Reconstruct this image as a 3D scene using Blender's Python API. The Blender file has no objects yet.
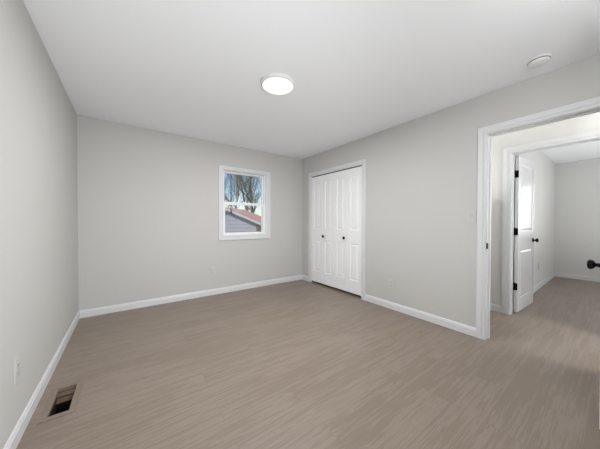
import bpy, bmesh, math, random
from mathutils import Vector, Matrix

# ------------------------------------------------------------------ camera
S = bpy.context.scene
col = S.collection
FPX = 236.1427
YAW, PITCH, ROLL = 0.6315471, 0.0113604, 0.0026805
CAMH = 1.169187
F = Vector((math.sin(YAW)*math.cos(PITCH), math.cos(YAW)*math.cos(PITCH), -math.sin(PITCH)))
Rv = Vector((math.cos(YAW), -math.sin(YAW), 0.0))
Uv = Rv.cross(F)
R2 = Rv*math.cos(ROLL) + Uv*math.sin(ROLL)
U2 = -Rv*math.sin(ROLL) + Uv*math.cos(ROLL)
cd = bpy.data.cameras.new('camera')
cam = bpy.data.objects.new('camera', cd)
col.objects.link(cam)
cd.sensor_fit = 'HORIZONTAL'
cd.sensor_width = 36.0
cd.lens = FPX/600.0*36.0
cd.clip_start = 0.02
cd.clip_end = 300
m = Matrix((R2, U2, -F)).transposed().to_4x4()
m.translation = Vector((0, 0, CAMH))
cam.matrix_world = m
S.camera = cam

# ------------------------------------------------------------------ world, sun, exposure
W = bpy.data.worlds.new('world')
S.world = W
W.use_nodes = True
wn = W.node_tree
for n in list(wn.nodes):
    wn.nodes.remove(n)
sky = wn.nodes.new('ShaderNodeTexSky')
sky.sky_type = 'NISHITA'
sky.sun_disc = False
sky.sun_elevation = math.radians(50)
sky.sun_rotation = math.radians(200)
sky.air_density = 1.0
sky.dust_density = 0.3
sky.ozone_density = 2.0
bg = wn.nodes.new('ShaderNodeBackground')
bg.inputs['Strength'].default_value = 0.090
wo = wn.nodes.new('ShaderNodeOutputWorld')
wn.links.new(sky.outputs[0], bg.inputs['Color'])
wn.links.new(bg.outputs[0], wo.inputs['Surface'])

sd = bpy.data.lights.new('sun', 'SUN')
sd.energy = 3.2
sd.angle = math.radians(1)
sd.color = (1.0, 0.96, 0.9)
sun = bpy.data.objects.new('sun', sd)
col.objects.link(sun)
sun.rotation_euler = Vector((0.6, -0.05, -0.8)).to_track_quat('-Z', 'Y').to_euler()
sun.location = (-12, 12, 12)


def area(name, loc, direction, sx, sy, power, color=(1, 1, 1)):
    l = bpy.data.lights.new(name, 'AREA')
    l.shape = 'RECTANGLE'
    l.size, l.size_y = sx, sy
    l.energy = power
    l.color = color
    o = bpy.data.objects.new(name, l)
    col.objects.link(o)
    o.location = loc
    o.rotation_euler = Vector(direction).to_track_quat('-Z', 'Y').to_euler()
    return o


# fill light at the added bedroom window; daylight outside the next room's window
FILL_BED, DAY_ROOM, LAMP_P = 31.0, 12.0, 27.5
area('fill_bedroom_window', (0.30, -0.66, 1.40), (0, 1, 0.35), 1.3, 1.2, FILL_BED, (0.97, 0.985, 1.0))
area('daylight_next_room_window', (7.72, -0.60, 1.47), (-1, 0, 0), 1.1, 1.2, DAY_ROOM, (0.97, 0.985, 1.0))

S.view_settings.view_transform = 'Standard'
S.view_settings.look = 'None'
S.view_settings.gamma = 1.0
S.view_settings.use_curve_mapping = False
S.view_settings.exposure = 0.50

# added fill lights, out of frame, to brighten ceilings and upper right wall
area('bounce_fill_bedroom', (0.68, -0.36, 0.14), (0.12, 1.3, 1), 1.35, 0.1, 13.0, (0.985, 0.99, 1)).data.spread = math.radians(150)
area('fill_right_wall', (1.35, -0.34, 2.12), (1, 0.45, -0.05), 0.3, 0.25, 6.0, (0.985, 0.99, 1))
area('bounce_fill_hall', (3.44, -1.45, 1.66), (0, 0, 1), 0.5, 1.2, 44.0, (1, 0.99, 0.97))
area('bounce_fill_hall_end', (3.44, 1.60, 1.40), (0, 0, 1), 0.5, 0.9, 6.5, (1, 0.99, 0.97))
area('bounce_fill_next_room', (5.2, -1.2, 0.35), (0.15, -0.15, 1), 1.2, 0.8, 36.0, (0.985, 0.99, 1))

# ------------------------------------------------------------------ materials


def new_mat(name):
    mt = bpy.data.materials.new(name)
    mt.use_nodes = True
    nt = mt.node_tree
    return mt, nt, nt.nodes['Principled BSDF']


def paint(name, rgb, rough=0.6, bump=0.0, scale=220, metallic=0.0, vary=0.0, spec=0.5):
    mt, nt, b = new_mat(name)
    b.inputs['Base Color'].default_value = (*rgb, 1)
    b.inputs['Roughness'].default_value = rough
    b.inputs['Metallic'].default_value = metallic
    b.inputs['Specular IOR Level'].default_value = spec
    tc = nt.nodes.new('ShaderNodeTexCoord')
    nz = nt.nodes.new('ShaderNodeTexNoise')
    nz.inputs['Scale'].default_value = scale
    nz.inputs['Detail'].default_value = 3
    nt.links.new(tc.outputs['Object'], nz.inputs['Vector'])
    if bump:
        bp = nt.nodes.new('ShaderNodeBump')
        bp.inputs['Strength'].default_value = bump
        bp.inputs['Distance'].default_value = 0.002
        nt.links.new(nz.outputs['Fac'], bp.inputs['Height'])
        nt.links.new(bp.outputs[0], b.inputs['Normal'])
    if vary:
        mx = nt.nodes.new('ShaderNodeMix')
        mx.data_type = 'RGBA'
        mx.inputs[6].default_value = (*[c*(1-vary) for c in rgb], 1)
        mx.inputs[7].default_value = (*[min(1, c*(1+vary)) for c in rgb], 1)
        nt.links.new(nz.outputs['Fac'], mx.inputs[0])
        nt.links.new(mx.outputs[2], b.inputs['Base Color'])
    return mt


M_WALL = paint('wall_paint', (0.556, 0.554, 0.536), 0.75, 0.06)
M_WALL2 = paint('next_room_wall_paint', (0.67, 0.668, 0.65), 0.75, 0.06)
M_CEIL = paint('ceiling_paint', (0.91, 0.925, 0.95), 0.85, 0.08, 160)
M_TRIM = paint('trim_enamel', (0.70, 0.71, 0.72), 0.38, 0.0)
M_DOOR = paint('door_enamel', (0.76, 0.765, 0.775), 0.20, 0.012, 60)
M_CDOOR = paint('closet_door_enamel', (0.88, 0.885, 0.895), 0.35, 0.012, 60)
M_VINYL = paint('window_vinyl', (0.86, 0.87, 0.87), 0.4)
M_BLACK = paint('matte_black_metal', (0.003, 0.003, 0.0035), 0.25, 0, spec=0.12)
M_DARK = paint('dark_gap', (0.03, 0.028, 0.026), 0.9)
M_PLATE = paint('plate_plastic', (0.585, 0.582, 0.565), 0.35)
M_DEVICE = paint('outlet_plastic', (0.545, 0.543, 0.53), 0.35)
M_SLOT = paint('outlet_slot', (0.10, 0.10, 0.10), 0.6)
M_DET = paint('detector_plastic', (0.80, 0.80, 0.80), 0.5)
M_STEEL = paint('brushed_steel', (0.30, 0.30, 0.31), 0.35, metallic=0.9)
M_DUCT = paint('duct_metal', (0.030, 0.019, 0.012), 0.6, vary=0.4, scale=40)
M_DUCTLIP = paint('duct_lip_wood', (0.15, 0.11, 0.075), 0.7, vary=0.3, scale=60)
M_BLADE = paint('damper_brown', (0.10, 0.066, 0.040), 0.6, vary=0.3, scale=40)
M_CLOSET = paint('closet_interior', (0.25, 0.25, 0.245), 0.8)


def floor_material(name, planks=True):
    mt, nt, b = new_mat(name)
    N, L = nt.nodes, nt.links
    tc = N.new('ShaderNodeTexCoord')
    mp = N.new('ShaderNodeMapping')
    mp.inputs['Location'].default_value = (0.31, 0.07, 0)
    L.new(tc.outputs['Object'], mp.inputs['Vector'])
    br = N.new('ShaderNodeTexBrick')
    br.offset = 0.37
    br.inputs['Scale'].default_value = 1.0
    br.inputs['Brick Width'].default_value = 1.22
    br.inputs['Row Height'].default_value = 0.18
    br.inputs['Mortar Size'].default_value = 0.0011
    br.inputs['Mortar Smooth'].default_value = 0.4
    br.inputs['Bias'].default_value = 0.0
    br.inputs['Color1'].default_value = (0, 0, 0, 1)
    br.inputs['Color2'].default_value = (1, 1, 1, 1)
    br.inputs['Mortar'].default_value = (0.5, 0.5, 0.5, 1)
    L.new(mp.outputs[0], br.inputs['Vector'])
    # grain: noise pulled out along the plank, shifted for each plank
    sep = N.new('ShaderNodeSeparateColor')
    L.new(br.outputs['Color'], sep.inputs[0])
    mul = N.new('ShaderNodeMath'); mul.operation = 'MULTIPLY'; mul.inputs[1].default_value = 7.3
    L.new(sep.outputs[0], mul.inputs[0])
    cmb = N.new('ShaderNodeCombineXYZ')
    L.new(mul.outputs[0], cmb.inputs[0])
    L.new(mul.outputs[0], cmb.inputs[2])
    add = N.new('ShaderNodeVectorMath'); add.operation = 'ADD'
    L.new(tc.outputs['Object'], add.inputs[0]); L.new(cmb.outputs[0], add.inputs[1])

    def stretched(sx, sy, scale, det, dist):
        mm = N.new('ShaderNodeMapping')
        mm.inputs['Scale'].default_value = (sx, sy, 1)
        L.new(add.outputs[0], mm.inputs['Vector'])
        nz = N.new('ShaderNodeTexNoise')
        nz.inputs['Scale'].default_value = scale
        nz.inputs['Detail'].default_value = det
        nz.inputs['Roughness'].default_value = 0.72
        nz.inputs['Distortion'].default_value = dist
        L.new(mm.outputs[0], nz.inputs['Vector'])
        return nz.outputs['Fac']
    g1 = stretched(0.65, 15.0, 3.0, 9, 0.12)
    g2 = stretched(0.9, 55.0, 4.0, 5, 0.1)
    g3 = stretched(0.8, 3.2, 1.1, 3, 0.6)
    ma = N.new('ShaderNodeMath'); ma.operation = 'MULTIPLY_ADD'; ma.inputs[1].default_value = 0.45
    L.new(g2, ma.inputs[0]); L.new(g1, ma.inputs[2])
    mb = N.new('ShaderNodeMath'); mb.operation = 'MULTIPLY_ADD'; mb.inputs[1].default_value = 0.5
    L.new(g3, mb.inputs[0]); L.new(ma.outputs[0], mb.inputs[2])
    mc = N.new('ShaderNodeMath'); mc.operation = 'MULTIPLY_ADD'; mc.inputs[1].default_value = 0.07
    L.new(sep.outputs[0], mc.inputs[0]); L.new(mb.outputs[0], mc.inputs[2])
    cr = N.new('ShaderNodeValToRGB')
    e = cr.color_ramp.elements
    e[0].position = 0.42; e[0].color = (0.180, 0.140, 0.110, 1)
    e[1].position = 1.58; e[1].color = (0.284, 0.232, 0.192, 1)
    mid = cr.color_ramp.elements.new(1.00); mid.color = (0.230, 0.183, 0.146, 1)
    sc = N.new('ShaderNodeMapRange')
    sc.inputs['From Min'].default_value = 0; sc.inputs['From Max'].default_value = 2.0
    L.new(mc.outputs[0], sc.inputs['Value'])
    for el in cr.color_ramp.elements:
        el.position = el.position/2.0
    L.new(sc.outputs[0], cr.inputs[0])
    mx = N.new('ShaderNodeMix'); mx.data_type = 'RGBA'
    mx.inputs[7].default_value = (0.13, 0.105, 0.09, 1)
    fm = N.new('ShaderNodeMath'); fm.operation = 'MULTIPLY'; fm.inputs[1].default_value = 0.35
    L.new(br.outputs['Fac'], fm.inputs[0])
    L.new(fm.outputs[0], mx.inputs[0]); L.new(cr.outputs[0], mx.inputs[6])
    L.new(mx.outputs[2], b.inputs['Base Color'])
    b.inputs['Roughness'].default_value = 0.42
    b.inputs['Specular IOR Level'].default_value = 0.4
    bp = N.new('ShaderNodeBump'); bp.inputs['Strength'].default_value = 0.12; bp.inputs['Distance'].default_value = 0.001
    L.new(mb.outputs[0], bp.inputs['Height']); L.new(bp.outputs[0], b.inputs['Normal'])
    return mt


M_FLOOR = floor_material('taupe_plank_flooring')


def emission(name, rgb, strength):
    mt = bpy.data.materials.new(name)
    mt.use_nodes = True
    nt = mt.node_tree
    nt.nodes.clear()
    e = nt.nodes.new('ShaderNodeEmission')
    e.inputs['Color'].default_value = (*rgb, 1)
    e.inputs['Strength'].default_value = strength
    o = nt.nodes.new('ShaderNodeOutputMaterial')
    nt.links.new(e.outputs[0], o.inputs['Surface'])
    return mt


M_GLOW = emission('lamp_diffuser', (1.0, 0.965, 0.84), 0.84)


def glass(name):
    mt = bpy.data.materials.new(name)
    mt.use_nodes = True
    nt = mt.node_tree
    nt.nodes.clear()
    t = nt.nodes.new('ShaderNodeBsdfTransparent'); t.inputs[0].default_value = (0.97, 0.98, 0.98, 1)
    g = nt.nodes.new('ShaderNodeBsdfGlossy'); g.inputs['Roughness'].default_value = 0.02
    fr = nt.nodes.new('ShaderNodeFresnel'); fr.inputs[0].default_value = 1.45
    mx = nt.nodes.new('ShaderNodeMixShader')
    o = nt.nodes.new('ShaderNodeOutputMaterial')
    nt.links.new(fr.outputs[0], mx.inputs[0]); nt.links.new(t.outputs[0], mx.inputs[1])
    nt.links.new(g.outputs[0], mx.inputs[2]); nt.links.new(mx.outputs[0], o.inputs['Surface'])
    return mt


M_GLASS = glass('window_glass')


def siding_material():
    mt, nt, b = new_mat('lavender_grey_siding')
    tc = nt.nodes.new('ShaderNodeTexCoord')
    sp = nt.nodes.new('ShaderNodeSeparateXYZ')
    nt.links.new(tc.outputs['Object'], sp.inputs[0])
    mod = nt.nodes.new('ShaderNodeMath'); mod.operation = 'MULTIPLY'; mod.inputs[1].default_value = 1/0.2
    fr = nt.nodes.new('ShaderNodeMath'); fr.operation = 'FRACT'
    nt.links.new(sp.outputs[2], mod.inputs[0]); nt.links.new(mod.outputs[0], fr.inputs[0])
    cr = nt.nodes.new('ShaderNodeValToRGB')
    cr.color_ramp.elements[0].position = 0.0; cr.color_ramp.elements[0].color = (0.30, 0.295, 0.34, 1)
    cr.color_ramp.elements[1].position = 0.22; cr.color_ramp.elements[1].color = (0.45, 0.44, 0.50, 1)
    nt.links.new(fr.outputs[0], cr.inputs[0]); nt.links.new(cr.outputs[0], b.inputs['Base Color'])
    b.inputs['Roughness'].default_value = 0.7
    return mt


M_SIDING = siding_material()
M_ROOF = paint('red_shingles', (0.50, 0.29, 0.265), 0.9, 0.4, 14, vary=0.3)
M_FASCIA = paint('white_fascia', (0.62, 0.63, 0.63), 0.6)
M_BARK = paint('grey_bark', (0.235, 0.21, 0.18), 0.95, 0.4, 9, vary=0.35)
M_MOSS = paint('mossy_bark', (0.19, 0.185, 0.125), 0.95, 0.4, 7, vary=0.45)
M_GRASS = paint('winter_lawn', (0.20, 0.19, 0.10), 0.95, 0.4, 3, vary=0.4)
M_BRUSH = paint('dry_brush', (0.42, 0.36, 0.27), 0.9, 0, 20, vary=0.3)
M_TAN = paint('tan_brick', (0.62, 0.52, 0.40), 0.9, 0.2, 25, vary=0.25)
M_EVERG = paint('evergreen_needles', (0.035, 0.055, 0.03), 0.9, 0, 12, vary=0.4)
M_EXT = paint('exterior_wall_cladding', (0.5, 0.5, 0.48), 0.8)

# ------------------------------------------------------------------ mesh helpers


def box(bm, x0, x1, y0, y1, z0, z1, bevel=0.0):
    r = bmesh.ops.create_cube(bm, size=1.0)
    sx, sy, sz = abs(x1-x0), abs(y1-y0), abs(z1-z0)
    for v in r['verts']:
        v.co = Vector(((x0+x1)/2 + v.co.x*sx, (y0+y1)/2 + v.co.y*sy, (z0+z1)/2 + v.co.z*sz))
    if bevel:
        es = list({e for v in r['verts'] for e in v.link_edges})
        bmesh.ops.bevel(bm, geom=es, offset=bevel, segments=2, profile=0.6, affect='EDGES')


def prism(bm, pts, d, axis_from=None):
    """close polygon pts (3-D) pushed along vector d"""
    d = Vector(d)
    a = [bm.verts.new(Vector(p)) for p in pts]
    b = [bm.verts.new(Vector(p)+d) for p in pts]
    n = len(pts)
    bm.faces.new(a[::-1]); bm.faces.new(b)
    for i in range(n):
        bm.faces.new((a[i], a[(i+1) % n], b[(i+1) % n], b[i]))


def lathe(bm, prof, seg, mat=Matrix.Identity(4)):
    """prof: list of (radius, height); closed with caps when radius is 0"""
    rings = []
    for r, z in prof:
        if r < 1e-6:
            rings.append([bm.verts.new(mat @ Vector((0, 0, z)))])
        else:
            rings.append([bm.verts.new(mat @ Vector((r*math.cos(2*math.pi*i/seg), r*math.sin(2*math.pi*i/seg), z))) for i in range(seg)])
    for a, b in zip(rings[:-1], rings[1:]):
        for i in range(seg):
            j = (i+1) % seg
            if len(a) == 1 and len(b) == 1:
                continue
            if len(a) == 1:
                bm.faces.new((a[0], b[j], b[i]))
            elif len(b) == 1:
                bm.faces.new((a[i], a[j], b[0]))
            else:
                bm.faces.new((a[i], a[j], b[j], b[i]))


def link(name, bm, mats, parent=None, smooth=False):
    bmesh.ops.recalc_face_normals(bm, faces=bm.faces[:])
    me = bpy.data.meshes.new(name)
    bm.to_mesh(me)
    bm.free()
    for mt in (mats if isinstance(mats, (list, tuple)) else [mats]):
        me.materials.append(mt)
    if smooth:
        for p in me.polygons:
            p.use_smooth = True
        me.set_sharp_from_angle(angle=math.radians(38))
    o = bpy.data.objects.new(name, me)
    col.objects.link(o)
    if parent:
        o.parent = parent
    return o


def empty(name, loc, rz=0.0):
    o = bpy.data.objects.new(name, None)
    o.empty_display_size = 0.05
    col.objects.link(o)
    o.location = loc
    o.rotation_euler = (0, 0, rz)
    return o


def tag(o, label=None, cat=None, group=None, kind=None):
    for k, v in (('label', label), ('category', cat), ('group', group), ('kind', kind)):
        if v:
            o[k] = v
    return o


def structure(o, label=None, cat=None):
    return tag(o, label, cat, None, 'structure')


# ------------------------------------------------------------------ room numbers
X0, X1, Y0, Y1, H = -0.4793, 2.869, -0.42, 3.8545, 2.44
XH = 2.989          # hall side of the bedroom wall
X3, X3b = 3.90, 4.02  # hall's opposite wall
X4, Y4 = 7.50, 0.872  # next room far end, its left wall
YH0, YH1 = -2.3, 2.6  # hall ends
YR = -2.3             # next room's window side
D1a, D1b, DT = 0.040, 0.792, 2.035
D2a, D2b = 0.070, 0.830
CA, CB = 2.335, 3.552  # closet opening


def wall_x(name, xa, xb, ya, yb, holes, mat, label, z1=H):
    """wall slab running along y between xa and xb with rectangular holes (y0,y1,z0,z1)"""
    bm = bmesh.new()
    hs = sorted(holes)
    y = ya
    for (h0, h1, z0, zt) in hs:
        if h0 > y:
            box(bm, xa, xb, y, h0, 0, z1)
        if z0 > 0:
            box(bm, xa, xb, h0, h1, 0, z0)
        if zt < z1:
            box(bm, xa, xb, h0, h1, zt, z1)
        y = h1
    if yb > y:
        box(bm, xa, xb, y, yb, 0, z1)
    bmesh.ops.remove_doubles(bm, verts=bm.verts[:], dist=1e-5)
    return structure(link(name, bm, mat), label, 'wall')


def wall_y(name, ya, yb, xa, xb, holes, mat, label, z1=H):
    bm = bmesh.new()
    x = xa
    for (h0, h1, z0, zt) in sorted(holes):
        if h0 > x:
            box(bm, x, h0, ya, yb, 0, z1)
        if z0 > 0:
            box(bm, h0, h1, ya, yb, 0, z0)
        if zt < z1:
            box(bm, h0, h1, ya, yb, zt, z1)
        x = h1
    if xb > x:
        box(bm, x, xb, ya, yb, 0, z1)
    bmesh.ops.remove_doubles(bm, verts=bm.verts[:], dist=1e-5)
    return structure(link(name, bm, mat), label, 'wall')


# floor, one continuous plank floor with the register hole cut in it
VX0, VX1, VY0, VY1 = -0.390, -0.296, 2.006, 2.300
bm = bmesh.new()
fx0, fx1, fy0, fy1 = X0-0.14, X4+0.14, YR-0.14, Y1+0.14
box(bm, fx0, VX0, fy0, fy1, -0.02, 0)
box(bm, VX1, fx1, fy0, fy1, -0.02, 0)
box(bm, VX0, VX1, fy0, VY0, -0.02, 0)
box(bm, VX0, VX1, VY1, fy1, -0.02, 0)
structure(link('floor', bm, M_FLOOR), 'taupe wood-look plank floor running through both doorways', 'floor')

bm = bmesh.new()
box(bm, X0-0.14, X1+0.12, Y0-0.14, Y1+0.14, H, H+0.15)
structure(link('ceiling', bm, M_CEIL), 'white bedroom ceiling holding the round lit lamp', 'ceiling')
bm = bmesh.new()
box(bm, X1+0.12, X4+0.14, YR-0.14, Y1+0.14, H, H+0.15)
structure(link('ceiling_hall', bm, M_CEIL), 'white ceiling seen through the far doorway', 'ceiling')

WIN = (1.262, 2.062, 0.942, 2.028)
wall_x('wall_left', X0-0.14, X0, Y0-0.14, Y1+0.14, [], M_WALL, 'light grey left wall with one outlet beside the floor register')
wall_y('wall_far', Y1, Y1+0.14, X0, X1+0.12, [WIN], M_WALL, 'light grey far wall with the small window')
wall_x('wall_right', X1, XH, Y0-0.14, Y1, [(D1a-0.02, D1b+0.02, 0, DT+0.02), (CA-0.015, CB+0.015, 0, 2.05)], M_WALL, 'light grey right wall with white closet doors and open doorway')
wall_y('wall_back', Y0-0.14, Y0, X0, X1, [(-0.30, 0.90, 0.9, 2.0)], M_WALL, 'light grey wall behind the camera')
wall_x('wall_hall', X3, X3b, YH0, YH1, [(D2a-0.02, D2b+0.02, 0, DT+0.02)], M_WALL2, 'grey hall wall around the farther doorway')
wall_y('wall_hall_end', YH1, YH1+0.1, XH, X3b, [], M_WALL2, 'grey end wall of the hall')
wall_y('wall_hall_near_end', YR-0.14, YR, XH-0.12, X3b, [], M_WALL2, 'grey near end wall of the hall')
wall_x('wall_hall_near_side', X1, XH, YR, Y0-0.14, [], M_WALL2, 'grey side wall of the hall beyond the bedroom')
wall_y('wall_next_left', Y4, Y4+0.1, X3b, X4, [], M_WALL2, 'grey wall behind the open farther door')
wall_x('wall_next_far', X4, X4+0.12, YR-0.14, Y4+0.1, [(-1.10, -0.06, 0.9, 2.05)], M_WALL2, 'grey far wall of the next room')
wall_y('wall_next_near', YR-0.14, YR, X3b, X4, [], M_WALL2, 'grey near wall of the next room')

# closet interior
bm = bmesh.new()
cx1 = X1+0.12+0.55
box(bm, cx1, cx1+0.05, CA-0.2, CB+0.2, 0, H)
box(bm, XH, cx1, CA-0.25, CA-0.2, 0, H)
box(bm, XH, cx1, CB+0.2, CB+0.25, 0, H)
structure(link('wall_closet', bm, M_CLOSET), 'dark inside of the closet behind the folding doors', 'wall')

# ------------------------------------------------------------------ trim


def base_profile(bm, a, b, n):
    """baseboard from a to b (2-D floor points on the wall face), n = inward normal"""
    h, t = 0.092, 0.013
    n = Vector((n[0], n[1], 0))
    A = Vector((a[0], a[1], 0)); B = Vector((b[0], b[1], 0))
    prof = [(0, 0), (t, 0), (t, h*0.74), (t*0.72, h*0.80), (t*0.72, h*0.90), (t*0.3, h), (0, h)]
    prism(bm, [A + n*p + Vector((0, 0, q)) for p, q in prof], B-A)


def baseboard(name, segs, label):
    bm = bmesh.new()
    for a, b, n in segs:
        base_profile(bm, a, b, n)
    return structure(link(name, bm, M_TRIM), label, 'baseboard')


baseboard('baseboard_left', [((X0, Y0), (X0, Y1), (1, 0))], 'white baseboard along the left wall')
baseboard('baseboard_far', [((X0+0.013, Y1), (X1-0.013, Y1), (0, -1))], 'white baseboard under the window wall')
baseboard('baseboard_right', [((X1, 0.872), (X1, CA-0.072), (-1, 0)), ((X1, CB+0.082), (X1, Y1), (-1, 0))], 'white baseboard between the closet and the doorway')
baseboard('baseboard_back', [((X0+0.013, Y0), (X1, Y0), (0, 1))], 'white baseboard behind the camera')
baseboard('baseboard_hall', [((X3, 0.918), (X3, YH1), (-1, 0)), ((X3, YH0), (X3, -0.02), (-1, 0))], 'white baseboard piece in the hall')
baseboard('baseboard_next_left', [((X3b+0.02, Y4), (X4, Y4), (0, -1))], 'white baseboard behind the open farther door')
baseboard('baseboard_next_far', [((X4, YR), (X4, Y4-0.013), (-1, 0))], 'white baseboard on the next room far wall')


def casing_x(bm, x, sgn, ya, yb, zt, w):
    """door casing on a wall face at x, standing out towards sgn; opening ya..yb, top zt"""
    def lay(d0, d1, o0, o1):
        xa, xb = sorted((x+sgn*d0, x+sgn*d1))
        box(bm, xa, xb, ya-o1, ya-o0, 0, zt+o1, 0.0015)
        box(bm, xa, xb, yb+o0, yb+o1, 0, zt+o1, 0.0015)
        box(bm, xa, xb, ya-o0, yb+o0, zt+o0, zt+o1, 0.0015)
    lay(0, 0.010, 0.004, w)
    lay(0.010, 0.016, w*0.42, w)
    lay(0.010, 0.013, 0.010, w*0.36)


def jambs_x(bm, xa, xb, ya, yb, zt, t=0.019, stop=None):
    box(bm, xa, xb, ya-t, ya, 0, zt+t)
    box(bm, xa, xb, yb, yb+t, 0, zt+t)
    box(bm, xa, xb, ya, yb, zt, zt+t)
    if stop:
        s0, s1 = stop
        box(bm, s0, s1, ya, ya+0.010, 0, zt, 0.001)
        box(bm, s0, s1, yb-0.010, yb, 0, zt, 0.001)
        box(bm, s0, s1, ya+0.010, yb-0.010, zt-0.010, zt, 0.001)


bm = bmesh.new()
casing_x(bm, X1, -1, D1a, D1b, DT, 0.078)
casing_x(bm, XH, 1, D1a, D1b, DT, 0.07)
jambs_x(bm, X1, XH, D1a, D1b, DT, stop=(X1+0.050, X1+0.085))
structure(link('trim_1', bm, M_TRIM), 'white casing and jamb of the nearer doorway', 'door frame')
bm = bmesh.new()
casing_x(bm, X3, -1, D2a, D2b, DT, 0.082)
jambs_x(bm, X3, X3b, D2a, D2b, DT, stop=(X3+0.035, X3+0.070))
structure(link('trim_2', bm, M_TRIM), 'white casing and jamb of the farther doorway', 'door frame')
bm = bmesh.new()
casing_x(bm, X1, -1, CA, CB, 2.035, 0.072)
jambs_x(bm, X1, XH, CA, CB, 2.035, 0.014)
structure(link('trim_3', bm, M_TRIM), 'white casing around the closet doors', 'door frame')

# strike plate belongs to the first doorway frame
st = bpy.data.objects['trim_1']
bm = bmesh.new()
box(bm, X1-0.014, X1+0.030, D1b-0.003, D1b, 0.905, 0.963, 0.0006)
box(bm, X1+0.004, X1+0.018, D1b-0.0026, D1b-0.0018, 0.920, 0.948)
o = link('strike_plate', bm, M_BLACK, st)
o['label'] = 'small dark strike plate'

# ------------------------------------------------------------------ doors


def leaf_mesh(w, h, t, panels, depth=0.009):
    """leaf in local coords: x 0..w, z 0..h, front face y=0 and back y=t; openings for panels recessed"""
    bm = bmesh.new()
    box(bm, 0, w, depth, t-depth, 0, h)
    for (f0, f1) in ((0, depth), (t-depth, t)):
        xs = (panels[0][0], panels[0][1])
        box(bm, 0, xs[0], f0, f1, 0, h)
        box(bm, xs[1], w, f0, f1, 0, h)
        z = 0
        for (a, b, z0, z1) in sorted(panels, key=lambda q: q[2]):
            box(bm, xs[0], xs[1], f0, f1, z, z0)
            z = z1
        box(bm, xs[0], xs[1], f0, f1, z, h)
    return bm


def panel_mesh(x0, x1, z0, z1, t, depth=0.009, rim=0.014, slope=0.022):
    """raised field: an ogee moulding round it, a sloped bevel and a flat middle, both faces"""
    bm = bmesh.new()
    for side in (0, 1):
        def Y(d):   # d = distance in front of the recess bottom
            return depth-d if side == 0 else t-depth+d
        loops = []
        steps = [(0.0, depth*0.95), (0.004, depth*0.75), (0.009, 0.0008), (rim, 0.0008), (rim+slope, depth*0.92)]
        for off, d in steps:
            loops.append([bm.verts.new((x0+off, Y(d), z0+off)), bm.verts.new((x1-off, Y(d), z0+off)),
                          bm.verts.new((x1-off, Y(d), z1-off)), bm.verts.new((x0+off, Y(d), z1-off))])
        for a, b in zip(loops[:-1], loops[1:]):
            for i in range(4):
                j = (i+1) % 4
                bm.faces.new((a[i], a[j], b[j], b[i]))
        bm.faces.new(loops[-1])
    # bottom skins joined so that the piece is closed
    return bm


def knob_bm(mat, rose=0.031, stem=0.011, r=0.028, reach=0.050):
    bm = bmesh.new()
    prof = [(0, 0), (rose, 0), (rose, 0.004), (rose*0.86, 0.009), (stem*1.25, 0.011), (stem, 0.016), (stem, reach-0.030),
            (stem, reach-0.022), (r*0.55, reach-0.020), (r*0.86, reach-0.014), (r, reach-0.005), (r*0.98, reach+0.001), (r*0.80, reach+0.007), (r*0.4, reach+0.0100), (0, reach+0.011)]
    lathe(bm, prof, 28, mat)
    return bm


NEGY = Matrix.Rotation(math.radians(90), 4, 'X')    # local z -> -y
POSY = Matrix.Rotation(math.radians(-90), 4, 'X')   # local z -> +y

# closet bifold, four leaves.  local leaf x runs along world -y, its front faces -x
closet = structure(empty('door_1', (X1+0.012, (CA+CB)/2, 0)), 'white folding closet doors with four panelled leaves', 'closet door')
LW = (CB-CA-0.008)/4
for k in range(4):
    ycen_top = CB-0.003-k*LW - (0.002 if k >= 2 else 0)
    w = LW-0.0025
    pans = [(0.068, w-0.068, 0.205, 0.785), (0.068, w-0.068, 1.0, 1.865)]
    lf = link('leaf', leaf_mesh(w, 1.982, 0.030, pans), M_CDOOR, closet)
    lf.location = (0, ycen_top-closet.location.y, 0.038)
    lf.rotation_euler = (0, 0, math.radians(-90))   # local +x -> world -y ; local +y -> world +x
    for p in pans:
        link('panel', panel_mesh(*p, 0.030), M_CDOOR, lf)
    if k in (1, 2):
        kx = (0.338-LW if False else (0.040 if k == 1 else w-0.055))
        bmk = bmesh.new()
        lathe(bmk, [(0, 0), (0.010, 0), (0.009, 0.012), (0.017, 0.016), (0.024, 0.022), (0.024, 0.028), (0.017, 0.033), (0, 0.034)], 20,
              Matrix.Translation((kx, 0, 0.870)) @ NEGY)
        kb = link('knob', bmk, M_BLACK, lf, True)
        kb['label'] = 'small round black knob'
bm = bmesh.new()
box(bm, 0.002, 0.028, -(CB-CA)/2+0.004, (CB-CA)/2-0.004, 2.023, 2.0345)
link('track', bm, M_DARK, closet)['label'] = 'dark top track'
for sy in (-1, 1):
    bm = bmesh.new()
    box(bm, -0.008, 0.022, sy*((CB-CA)/2-0.030), sy*((CB-CA)/2-0.002), 0, 0.012, 0.001)
    box(bm, 0.004, 0.016, sy*((CB-CA)/2-0.022), sy*((CB-CA)/2-0.012), 0.012, 0.038)
    link('floor_bracket', bm, M_STEEL, closet)['label'] = 'small steel floor bracket'


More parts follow.
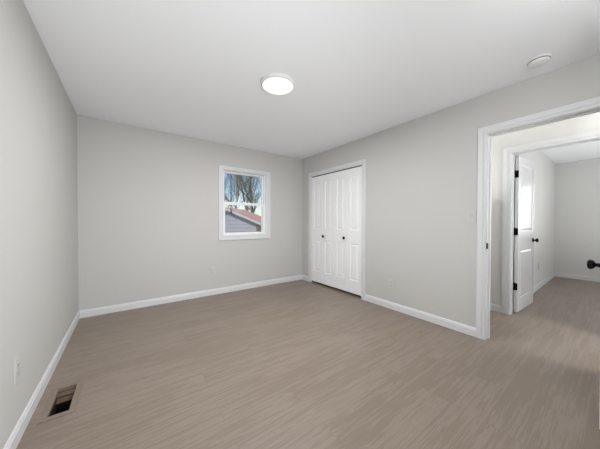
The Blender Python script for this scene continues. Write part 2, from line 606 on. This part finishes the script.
def room_door(name, label, hinge, ang, w, knob_z, flip, hinge_zs, pans):
    """hinge = pin on the wall; ang = direction of the leaf in the floor plane"""
    d = structure(empty(name, hinge, ang), label, 'door')
    lf = link('leaf', leaf_mesh(w, 2.02, 0.035, pans), M_DOOR, d)
    lf.location = (0.012 if not flip else 0.006, 0, 0.008)
    for p in pans:
        link('panel', panel_mesh(*p, 0.035), M_DOOR, lf)
    for s, mt in ((0, NEGY), (0.035, POSY)):
        kb = link('knob', knob_bm(Matrix.Translation((w-0.062, s, knob_z-0.008)) @ mt), M_BLACK, lf, True)
        kb['label'] = 'round black door knob'
    bm = bmesh.new()
    box(bm, w-0.0004, w+0.0012, 0.006, 0.029, knob_z-0.036, knob_z+0.020)
    box(bm, w+0.001, w+0.008, 0.012, 0.023, knob_z-0.017, knob_z+0.001, 0.002)
    link('latch', bm, M_STEEL, lf)['label'] = 'steel latch plate'
    for hz in hinge_zs:
        bm = bmesh.new()
        yb = 0.0 if flip else 0.035
        lathe(bm, [(0, hz-0.048), (0.0065, hz-0.048), (0.0065, hz+0.048), (0.004, hz+0.053), (0, hz+0.054)], 14, Matrix.Translation((0.0, yb, 0)))
        box(bm, 0.0044, 0.0118 if not flip else 0.0059, 0.001, 0.034, hz-0.045, hz+0.045)          # on the leaf edge
        if not flip:
            box(bm, -0.045, -0.006, 0.0375, 0.0395, hz-0.045, hz+0.045)    # on the jamb
        hg = link('hinge', bm, M_BLACK, d)
        hg['label'] = 'black hinge'
    return d


# farther door: hinged on the left jamb, swung into the next room just short of the wall
door2 = room_door('door_2', 'white two-panel door standing open in the farther doorway with black knob', (4.030, 0.790, 0), math.radians(-2.4), 0.722,
                  0.915, False, (1.79, 1.05, 0.34), [(0.098, 0.624, 0.170, 0.800), (0.098, 0.624, 1.045, 1.915)])
# nearer door: hinged on the right jamb, swung back into the bedroom
door3 = room_door('door_3', 'white door open into the bedroom at right edge, black knob showing', (2.858, 0.028, 0), math.radians(180-3.05), 0.716,
                  0.923, True, (1.79, 1.05, 0.28), [(0.100, 0.616, 0.170, 0.800), (0.100, 0.616, 1.045, 1.915)])

# ------------------------------------------------------------------ window (structure)
wx0, wx1, wz0, wz1 = WIN
win = structure(empty('window_1', ((wx0+wx1)/2, Y1, wz0)), 'small white single-hung window in the far wall', 'window')


def win_part(name, bm, mat, parent=win, lab=None):
    bmesh.ops.translate(bm, verts=bm.verts[:], vec=-Vector(((wx0+wx1)/2, Y1, wz0)))
    o = link(name, bm, mat, parent)
    if lab:
        o['label'] = lab
    return o


def ring(bm, x0, x1, z0, z1, ya, yb, w, bev=0.0015, wb=None, wt=None):
    wb = w if wb is None else wb
    wt = w if wt is None else wt
    box(bm, x0, x0+w, ya, yb, z0, z1, bev)
    box(bm, x1-w, x1, ya, yb, z0, z1, bev)
    box(bm, x0+w, x1-w, ya, yb, z0, z0+wb, bev)
    box(bm, x0+w, x1-w, ya, yb, z1-wt, z1, bev)


bm = bmesh.new()   # picture-frame casing
ring(bm, wx0-0.070, wx1+0.070, wz0-0.078, wz1+0.050, Y1-0.011, Y1, 0.072, wb=0.080, wt=0.052)
ring(bm, wx0-0.070, wx1+0.070, wz0-0.078, wz1+0.050, Y1-0.018, Y1-0.011, 0.026)
ring(bm, wx0-0.012, wx1+0.012, wz0-0.012, wz1+0.012, Y1-0.015, Y1-0.011, 0.014)
win_part('casing', bm, M_TRIM)
bm = bmesh.new()   # lining of the opening
ring(bm, wx0, wx1, wz0, wz1, Y1, Y1+0.14, 0.010, 0)
win_part('window_frame', bm, M_VINYL)
mz = 1.490
bm = bmesh.new()   # vinyl main frame behind both sashes
ring(bm, wx0+0.010, wx1-0.010, wz0+0.010, wz1-0.010, Y1+0.125, Y1+0.138, 0.030)
box(bm, wx0+0.010, wx0+0.022, Y1+0.05, Y1+0.125, wz0+0.010, wz1-0.010)
box(bm, wx1-0.022, wx1-0.010, Y1+0.05, Y1+0.125, wz0+0.010, wz1-0.010)
win_part('sash_track', bm, M_VINYL)
bm = bmesh.new()
ring(bm, wx0+0.022, wx1-0.022, mz-0.030, wz1-0.010, Y1+0.092, Y1+0.122, 0.030, wb=0.045, wt=0.026)
up = win_part('upper_sash', bm, M_VINYL)
bm = bmesh.new()
box(bm, wx0+0.050, wx1-0.050, Y1+0.105, Y1+0.109, mz+0.016, wz1-0.034)
win_part('pane', bm, M_GLASS, up)
bm = bmesh.new()
ring(bm, wx0+0.022, wx1-0.022, wz0+0.010, mz+0.010, Y1+0.058, Y1+0.088, 0.032, wb=0.030, wt=0.046)
box(bm, (wx0+wx1)/2-0.03, (wx0+wx1)/2+0.03, Y1+0.060, Y1+0.086, mz+0.010, mz+0.022, 0.003)
lo = win_part('lower_sash', bm, M_VINYL)
bm = bmesh.new()
box(bm, wx0+0.052, wx1-0.052, Y1+0.071, Y1+0.075, wz0+0.038, mz-0.034)
win_part('pane', bm, M_GLASS, lo)


def plain_window(name, x0, x1, z0, z1, ya, yb, label):
    w = structure(empty(name, ((x0+x1)/2, yb, z0)), label, 'window')
    off = -Vector(((x0+x1)/2, yb, z0))
    bm = bmesh.new()
    ring(bm, x0, x1, z0, z1, ya, yb, 0.035)
    box(bm, x0+0.035, x1-0.035, ya+0.03, ya+0.07, (z0+z1)/2-0.02, (z0+z1)/2+0.02)
    ring(bm, x0-0.07, x1+0.07, z0-0.07, z1+0.07, yb, yb+0.014, 0.07)
    bmesh.ops.translate(bm, verts=bm.verts[:], vec=off)
    link('window_frame', bm, M_VINYL, w)
    bm = bmesh.new()
    box(bm, x0+0.035, x1-0.035, ya+0.048, ya+0.052, z0+0.035, (z0+z1)/2-0.02)
    box(bm, x0+0.035, x1-0.035, ya+0.048, ya+0.052, (z0+z1)/2+0.02, z1-0.035)
    bmesh.ops.translate(bm, verts=bm.verts[:], vec=off)
    link('pane', bm, M_GLASS, w)


plain_window('added_window_2', -0.30, 0.90, 0.9, 2.0, Y0-0.14, Y0, 'white window added behind the camera to let in fill light')  # unseen window, added as an opening for the bedroom fill light
w3 = structure(empty('window_3', (X4, -0.58, 0.9)), 'white window of the next room just beyond the frame', 'window')
bm = bmesh.new()
for (ya_, yb_, za_, zb_, xa_, xb_) in ((-0.52, -0.48, 0, 1.15, 0.03, 0.10), (0.48, 0.52, 0, 1.15, 0.03, 0.10), (-0.48, 0.48, 0, 0.04, 0.03, 0.10),
                                       (-0.48, 0.48, 1.11, 1.15, 0.03, 0.10), (-0.48, 0.48, 0.56, 0.60, 0.04, 0.09),
                                       (-0.58, -0.52, -0.06, 1.21, -0.014, 0), (0.52, 0.58, -0.06, 1.21, -0.014, 0),
                                       (-0.52, 0.52, -0.06, 0, -0.014, 0), (-0.52, 0.52, 1.15, 1.21, -0.014, 0)):
    box(bm, xa_, xb_, ya_, yb_, za_, zb_)
link('window_frame', bm, M_VINYL, w3)
for za_, zb_ in ((0.04, 0.56), (0.60, 1.11)):
    bm = bmesh.new()
    box(bm, 0.062, 0.066, -0.48, 0.48, za_, zb_)
    link('pane', bm, M_GLASS, w3)

# ------------------------------------------------------------------ ceiling lights


def ceiling_light(x, y, label, power, group=None):
    t = empty('ceiling_light', (x, y, H))
    tag(t, label, 'ceiling light', group)
    bm = bmesh.new()
    lathe(bm, [(0, 0), (0.152, 0), (0.154, -0.003), (0.152, -0.024), (0.148, -0.029), (0.141, -0.030), (0.141, -0.026), (0, -0.026)], 56)
    link('rim', bm, M_TRIM, t, True)
    bm = bmesh.new()
    lathe(bm, [(0, -0.0262), (0.1405, -0.0262), (0.1405, -0.0310), (0.133, -0.0360), (0.09, -0.040), (0, -0.041)], 56)
    link('diffuser', bm, M_GLOW, t, True)['label'] = 'glowing warm white diffuser'
    l = bpy.data.lights.new('lamp_light', 'AREA')
    l.shape = 'DISK'; l.size = 0.27; l.energy = power; l.color = (0.985, 0.985, 0.985)
    lo_ = bpy.data.objects.new('lamp_light', l)
    col.objects.link(lo_)
    lo_.parent = t
    lo_.location = (0, 0, -0.048)
    return t


ceiling_light(1.121, 1.880, 'round flush ceiling light glowing warm white on the bedroom ceiling', LAMP_P)
ceiling_light(3.44, -1.30, 'round flush ceiling light added to brighten the hall, beyond the frame', 6.0)  # unseen lamp, added to light the hall

# ------------------------------------------------------------------ smoke detector
t = tag(empty('smoke_detector', (2.603, 0.402, H)), 'round white smoke detector on the ceiling near the doorway', 'smoke detector')
bm = bmesh.new()
lathe(bm, [(0, 0), (0.070, 0), (0.070, -0.008), (0.066, -0.011), (0, -0.011)], 40)
link('mounting_base', bm, M_DET, t, True)
bm = bmesh.new()
lathe(bm, [(0, -0.0105), (0.0655, -0.0105), (0.0655, -0.0165), (0, -0.0165)], 40)
link('vent_slot', bm, M_SLOT, t, True)['label'] = 'thin dark vent slot'
bm = bmesh.new()
lathe(bm, [(0, -0.016), (0.064, -0.016), (0.064, -0.020), (0.060, -0.030), (0.045, -0.036), (0.020, -0.038), (0, -0.038)], 40)
link('cover', bm, M_DET, t, True)

# ------------------------------------------------------------------ outlets and switch


def outlet(loc, rz, label):
    """plate in local coords: x across, z up, front faces local -y"""
    t = tag(empty('wall_outlet', loc, rz), label, 'outlet', 'wall outlets')
    bm = bmesh.new()
    box(bm, -0.037, 0.037, -0.006, 0, -0.060, 0.060, 0.002)
    link('cover_plate', bm, M_PLATE, t)
    for s in (-1, 1):
        bm = bmesh.new()
        box(bm, -0.017, 0.017, -0.0085, -0.006, s*0.024-0.016, s*0.024+0.016, 0.001)
        rc = link('receptacle', bm, M_DEVICE, t)
        bm = bmesh.new()
        for dx in (-0.0065, 0.0065):
            box(bm, dx-0.0012, dx+0.0012, -0.0088, -0.0084, s*0.024-0.002, s*0.024+0.008)
        box(bm, -0.002, 0.002, -0.0088, -0.0084, s*0.024-0.010, s*0.024-0.006)
        link('slots', bm, M_SLOT, rc)
    return t


outlet((1.098, Y1, 0.375), 0, 'white wall outlet low on the far wall below the window')
outlet((X1, 1.838, 0.335), math.radians(-90), 'white wall outlet low on the right wall beside the closet')
outlet((X0, 1.895, 0.378), math.radians(90), 'white wall outlet on the left wall beside the floor register')
outlet((5.85, Y4, 0.40), 0, 'small wall outlet in the next room past the open door')

t = tag(empty('light_switch', (X1, 0.925, 1.235), math.radians(-90)), 'white light switch on the right wall beside the doorway', 'light switch')
bm = bmesh.new()
box(bm, -0.037, 0.037, -0.006, 0, -0.060, 0.060, 0.002)
link('cover_plate', bm, M_PLATE, t)
bm = bmesh.new()
prism(bm, [(-0.0165, -0.006, -0.033), (-0.0165, -0.0075, -0.033), (-0.0165, -0.0115, 0.033), (-0.0165, -0.006, 0.033)], (0.033, 0, 0))
link('rocker', bm, M_DEVICE, t)

# ------------------------------------------------------------------ floor register
t = tag(empty('floor_register', ((VX0+VX1)/2, (VY0+VY1)/2, 0)), 'flush wood-framed floor register with open dark duct beside the left wall', 'floor vent')
cxv, cyv = (VX0+VX1)/2, (VY0+VY1)/2
bm = bmesh.new()
a, b_ = (VX1-VX0)/2, (VY1-VY0)/2
w = 0.034
box(bm, -a-w, -a, -b_-w, b_+w, 0, 0.005, 0.0015)
box(bm, a, a+w, -b_-w, b_+w, 0, 0.005, 0.0015)
box(bm, -a, a, -b_-w, -b_, 0, 0.005, 0.0015)
box(bm, -a, a, b_, b_+w, 0, 0.005, 0.0015)
fr = link('frame', bm, paint('register_wood', (0.235, 0.185, 0.145), 0.5, 0.1, 30, vary=0.12), t)
fr['label'] = 'taupe wood frame'
bm = bmesh.new()   # duct boot: open box below the floor
e = 0.002
box(bm, -a-e, -a, -b_-e, b_+e, -0.30, -0.0205)
box(bm, a, a+e, -b_-e, b_+e, -0.30, -0.0205)
box(bm, -a, a, -b_-e, -b_, -0.30, -0.0205)
box(bm, -a, a, b_, b_+e, -0.30, -0.0205)
box(bm, -a, a, -b_, b_, -0.302, -0.30)
link('duct', bm, M_DUCT, t)['label'] = 'dark brown duct'
bm = bmesh.new()
box(bm, -a, a, b_-0.052, b_, -0.030, -0.024)
link('duct_lip', bm, M_DUCTLIP, t)['label'] = 'brown metal lip inside the duct'
bm = bmesh.new()
prism(bm, [(-a+0.002, b_-0.054, -0.036), (-a+0.002, b_-0.054, -0.032), (-a+0.002, b_-0.088, -0.048), (-a+0.002, b_-0.088, -0.052)], (2*a-0.004, 0, 0))
link('damper_blade', bm, M_BLADE, t)

# ------------------------------------------------------------------ outside
GZ = -1.4
bm = bmesh.new()
N = 24
vs = [[bm.verts.new((-30+i*100/N, Y1+0.16+j*80/N, GZ + 0.25*math.sin(i*0.9)*math.cos(j*0.7))) for j in range(N+1)] for i in range(N+1)]
for i in range(N):
    for j in range(N):
        bm.faces.new((vs[i][j], vs[i+1][j], vs[i+1][j+1], vs[i][j+1]))
ex = bmesh.ops.extrude_face_region(bm, geom=bm.faces[:])
bmesh.ops.translate(bm, verts=[v for v in ex['geom'] if isinstance(v, bmesh.types.BMVert)], vec=(0, 0, -0.5))
structure(link('ground', bm, M_GRASS), 'winter lawn outside the window', 'ground')

# neighbouring outbuilding
g = Vector((0.71690, 0.69718, 0)); ee = Vector((0.69718, -0.71690, 0))
ORI = g*12.27
house = tag(empty('outbuilding', ORI + ee*(-6.37) + Vector((0, 0, GZ))), 'lavender-grey sided outbuilding with red roof seen through the lower sash', 'building')


def hp(e_, z, d=0.0):
    return ee*(e_+6.37) + g*d + Vector((0, 0, z-GZ))


LEN = 3.1
bm = bmesh.new()   # body with gable, inset under the overhang
sl = 0.41
ap = 1.98-0.14
prism(bm, [hp(-8.16, GZ, 0.12), hp(-4.56, GZ, 0.12), hp(-4.56, ap-1.81*sl, 0.12), hp(-6.37, ap, 0.12), hp(-8.16, ap-1.79*sl, 0.12)], g*(LEN-0.3))
link('wall', bm, M_SIDING, house)
bm = bmesh.new()
zt = ap-1.83*sl
prism(bm, [hp(-4.56, GZ, 0.11), hp(-4.53, GZ, 0.11), hp(-4.53, zt, 0.11), hp(-4.56, zt, 0.11)], g*(LEN-0.28))
link('side_wall', bm, M_TAN, house)['label'] = 'tan side wall under the eave'
for s in (1, -1):
    bm = bmesh.new()
    top, eave = hp(-6.37, 1.98), hp(-6.37+s*2.15, 1.10)
    nrm = Vector((0, 0, -0.05))
    prism(bm, [top, eave, eave+nrm, top+nrm], g*LEN)
    link('roof', bm, M_ROOF, house)['label'] = 'red shingled roof slope'
    bm = bmesh.new()
    prism(bm, [top + Vector((0, 0, -0.012)), eave + Vector((0, 0, -0.012)), eave + Vector((0, 0, -0.13)), top + Vector((0, 0, -0.13))], g*-0.03)
    link('fascia', bm, M_FASCIA, house)['label'] = 'white rake board'
    bm = bmesh.new()
    prism(bm, [eave, eave + Vector((0, 0, -0.12)), eave + Vector((0, 0, -0.12)) + ee*s*0.03, eave + ee*s*0.03], g*LEN)
    link('gutter', bm, M_FASCIA, house)
bm = bmesh.new()
mp_ = hp(-5.93, 1.58) - g*0.06
lathe(bm, [(0, 0), (0.022, 0), (0.022, 2.6), (0.026, 2.62), (0, 2.66)], 10, Matrix.Translation(mp_))
link('service_mast', bm, M_BLACK, house)['label'] = 'thin dark mast rising from the rake'


def tube(bm, p0, p1, r0, r1, seg=5):
    d = (p1-p0)
    q = d.to_track_quat('Z', 'Y').to_matrix()
    a, b = [], []
    for i in range(seg):
        c = Vector((math.cos(2*math.pi*i/seg), math.sin(2*math.pi*i/seg), 0))
        a.append(bm.verts.new(p0 + q @ (c*r0)))
        b.append(bm.verts.new(p1 + q @ (c*r1)))
    for i in range(seg):
        j = (i+1) % seg
        bm.faces.new((a[i], a[j], b[j], b[i]))


def bare_tree(x, y, h, r, seed, label, mat=M_BARK, group='bare trees beyond the outbuilding'):
    rnd = random.Random(seed)
    t = tag(empty('bare_tree', (x, y, GZ-0.3)), label, 'tree', group)
    tb, bb = bmesh.new(), bmesh.new()

    def grow(bm, p, d, length, rad, lev):
        n = 6 if lev == 0 else (4 if lev == 1 else 3)
        for s in range(n):
            nd = (d + Vector((rnd.uniform(-.16, .16), rnd.uniform(-.16, .16), rnd.uniform(-.03, .12)))*(0.6 if lev == 0 else 1.6)).normalized()
            q = p + nd*length/n
            r1 = rad*(1-0.55*(s+1)/n)
            r0 = rad*(1-0.55*s/n)
            tube(bm, p, q, r0, r1, 7 if lev == 0 else (5 if lev == 1 else 3))
            if lev < 4 and not (lev == 0 and s == 0):
                for _ in range((2, 3, 2, 2)[lev]):
                    az = rnd.uniform(0, 2*math.pi)
                    side = Vector((math.cos(az), math.sin(az), rnd.uniform(0.3, 1.1))).normalized()
                    bd = (nd*0.55 + side*0.8).normalized()
                    grow(bb, q, bd, length*rnd.uniform(.26, .46), max(r1*0.42, 0.0055), lev+1)
            p, d = q, nd
    grow(tb, Vector((0, 0, 0)), Vector((rnd.uniform(-.06, .06), rnd.uniform(-.06, .06), 1)).normalized(), h, r, 0)
    link('trunk', tb, mat, t)
    link('branches', bb, mat, t)
    return t


TREES = [
    (6.3, 18.3, 7.0, 0.10, 3, 'nearest bare tree, at the left of the window view', M_BARK),
    (10.7, 25.5, 12.0, 0.16, 5, 'bare forked tree in the middle of the window view', M_BARK),
    (20.0, 44.0, 17.0, 0.24, 8, 'bare tree far off right of the forked one', M_BARK),
    (10.4, 21.6, 9.5, 0.21, 14, 'thick mossy bare tree at the right of the window view', M_MOSS),
    (12.1, 33.5, 13.0, 0.17, 27, 'slim bare tree farther back at the left of the window view', M_BARK),
    (21.5, 56.0, 19.0, 0.26, 21, 'farthest bare tree, small behind the other trunks', M_BARK),
]
for tx, ty, th, tr, sd_, lab, mt in TREES:
    bare_tree(tx, ty, th, tr, sd_, lab, mt)


def leafy(name, loc, rx, rz, n, size, mat, seed, label, cat, group=None):
    rnd = random.Random(seed)
    t = tag(empty(name, loc), label, cat, group)
    bm = bmesh.new()
    for _ in range(n):
        u = rnd.uniform(0, 1)
        rad = rx*(1-u)**0.6*math.sqrt(rnd.uniform(0.1, 1))
        az = rnd.uniform(0, 2*math.pi)
        c = Vector((rad*math.cos(az), rad*math.sin(az), 0.1+u*rz))
        a = Vector((rnd.gauss(0, 1), rnd.gauss(0, 1), rnd.gauss(0, 1))).normalized()
        b = a.cross(Vector((rnd.gauss(0, 1), rnd.gauss(0, 1), rnd.gauss(0, 1)))).normalized()
        bm.faces.new([bm.verts.new(c+a*size), bm.verts.new(c+b*size*0.5), bm.verts.new(c-a*size), bm.verts.new(c-b*size*0.5)])
    link('foliage', bm, mat, t)
    bm = bmesh.new()
    tube(bm, Vector((0, 0, -0.1)), Vector((0, 0, rz*0.9)), 0.06, 0.02, 6)
    link('stem', bm, M_BARK, t)
    return t


leafy('evergreen_tree', (13.3, 22.8, GZ-0.1), 1.1, 4.0, 2600, 0.16, M_EVERG, 4, 'dark evergreen behind the red roof beside the mossy trunk', 'tree')
leafy('dry_shrub', (8.35, 17.2, GZ-0.05), 1.2, 3.0, 2400, 0.12, M_BRUSH, 6, 'tan dry shrub beyond the corner of the outbuilding', 'shrub')
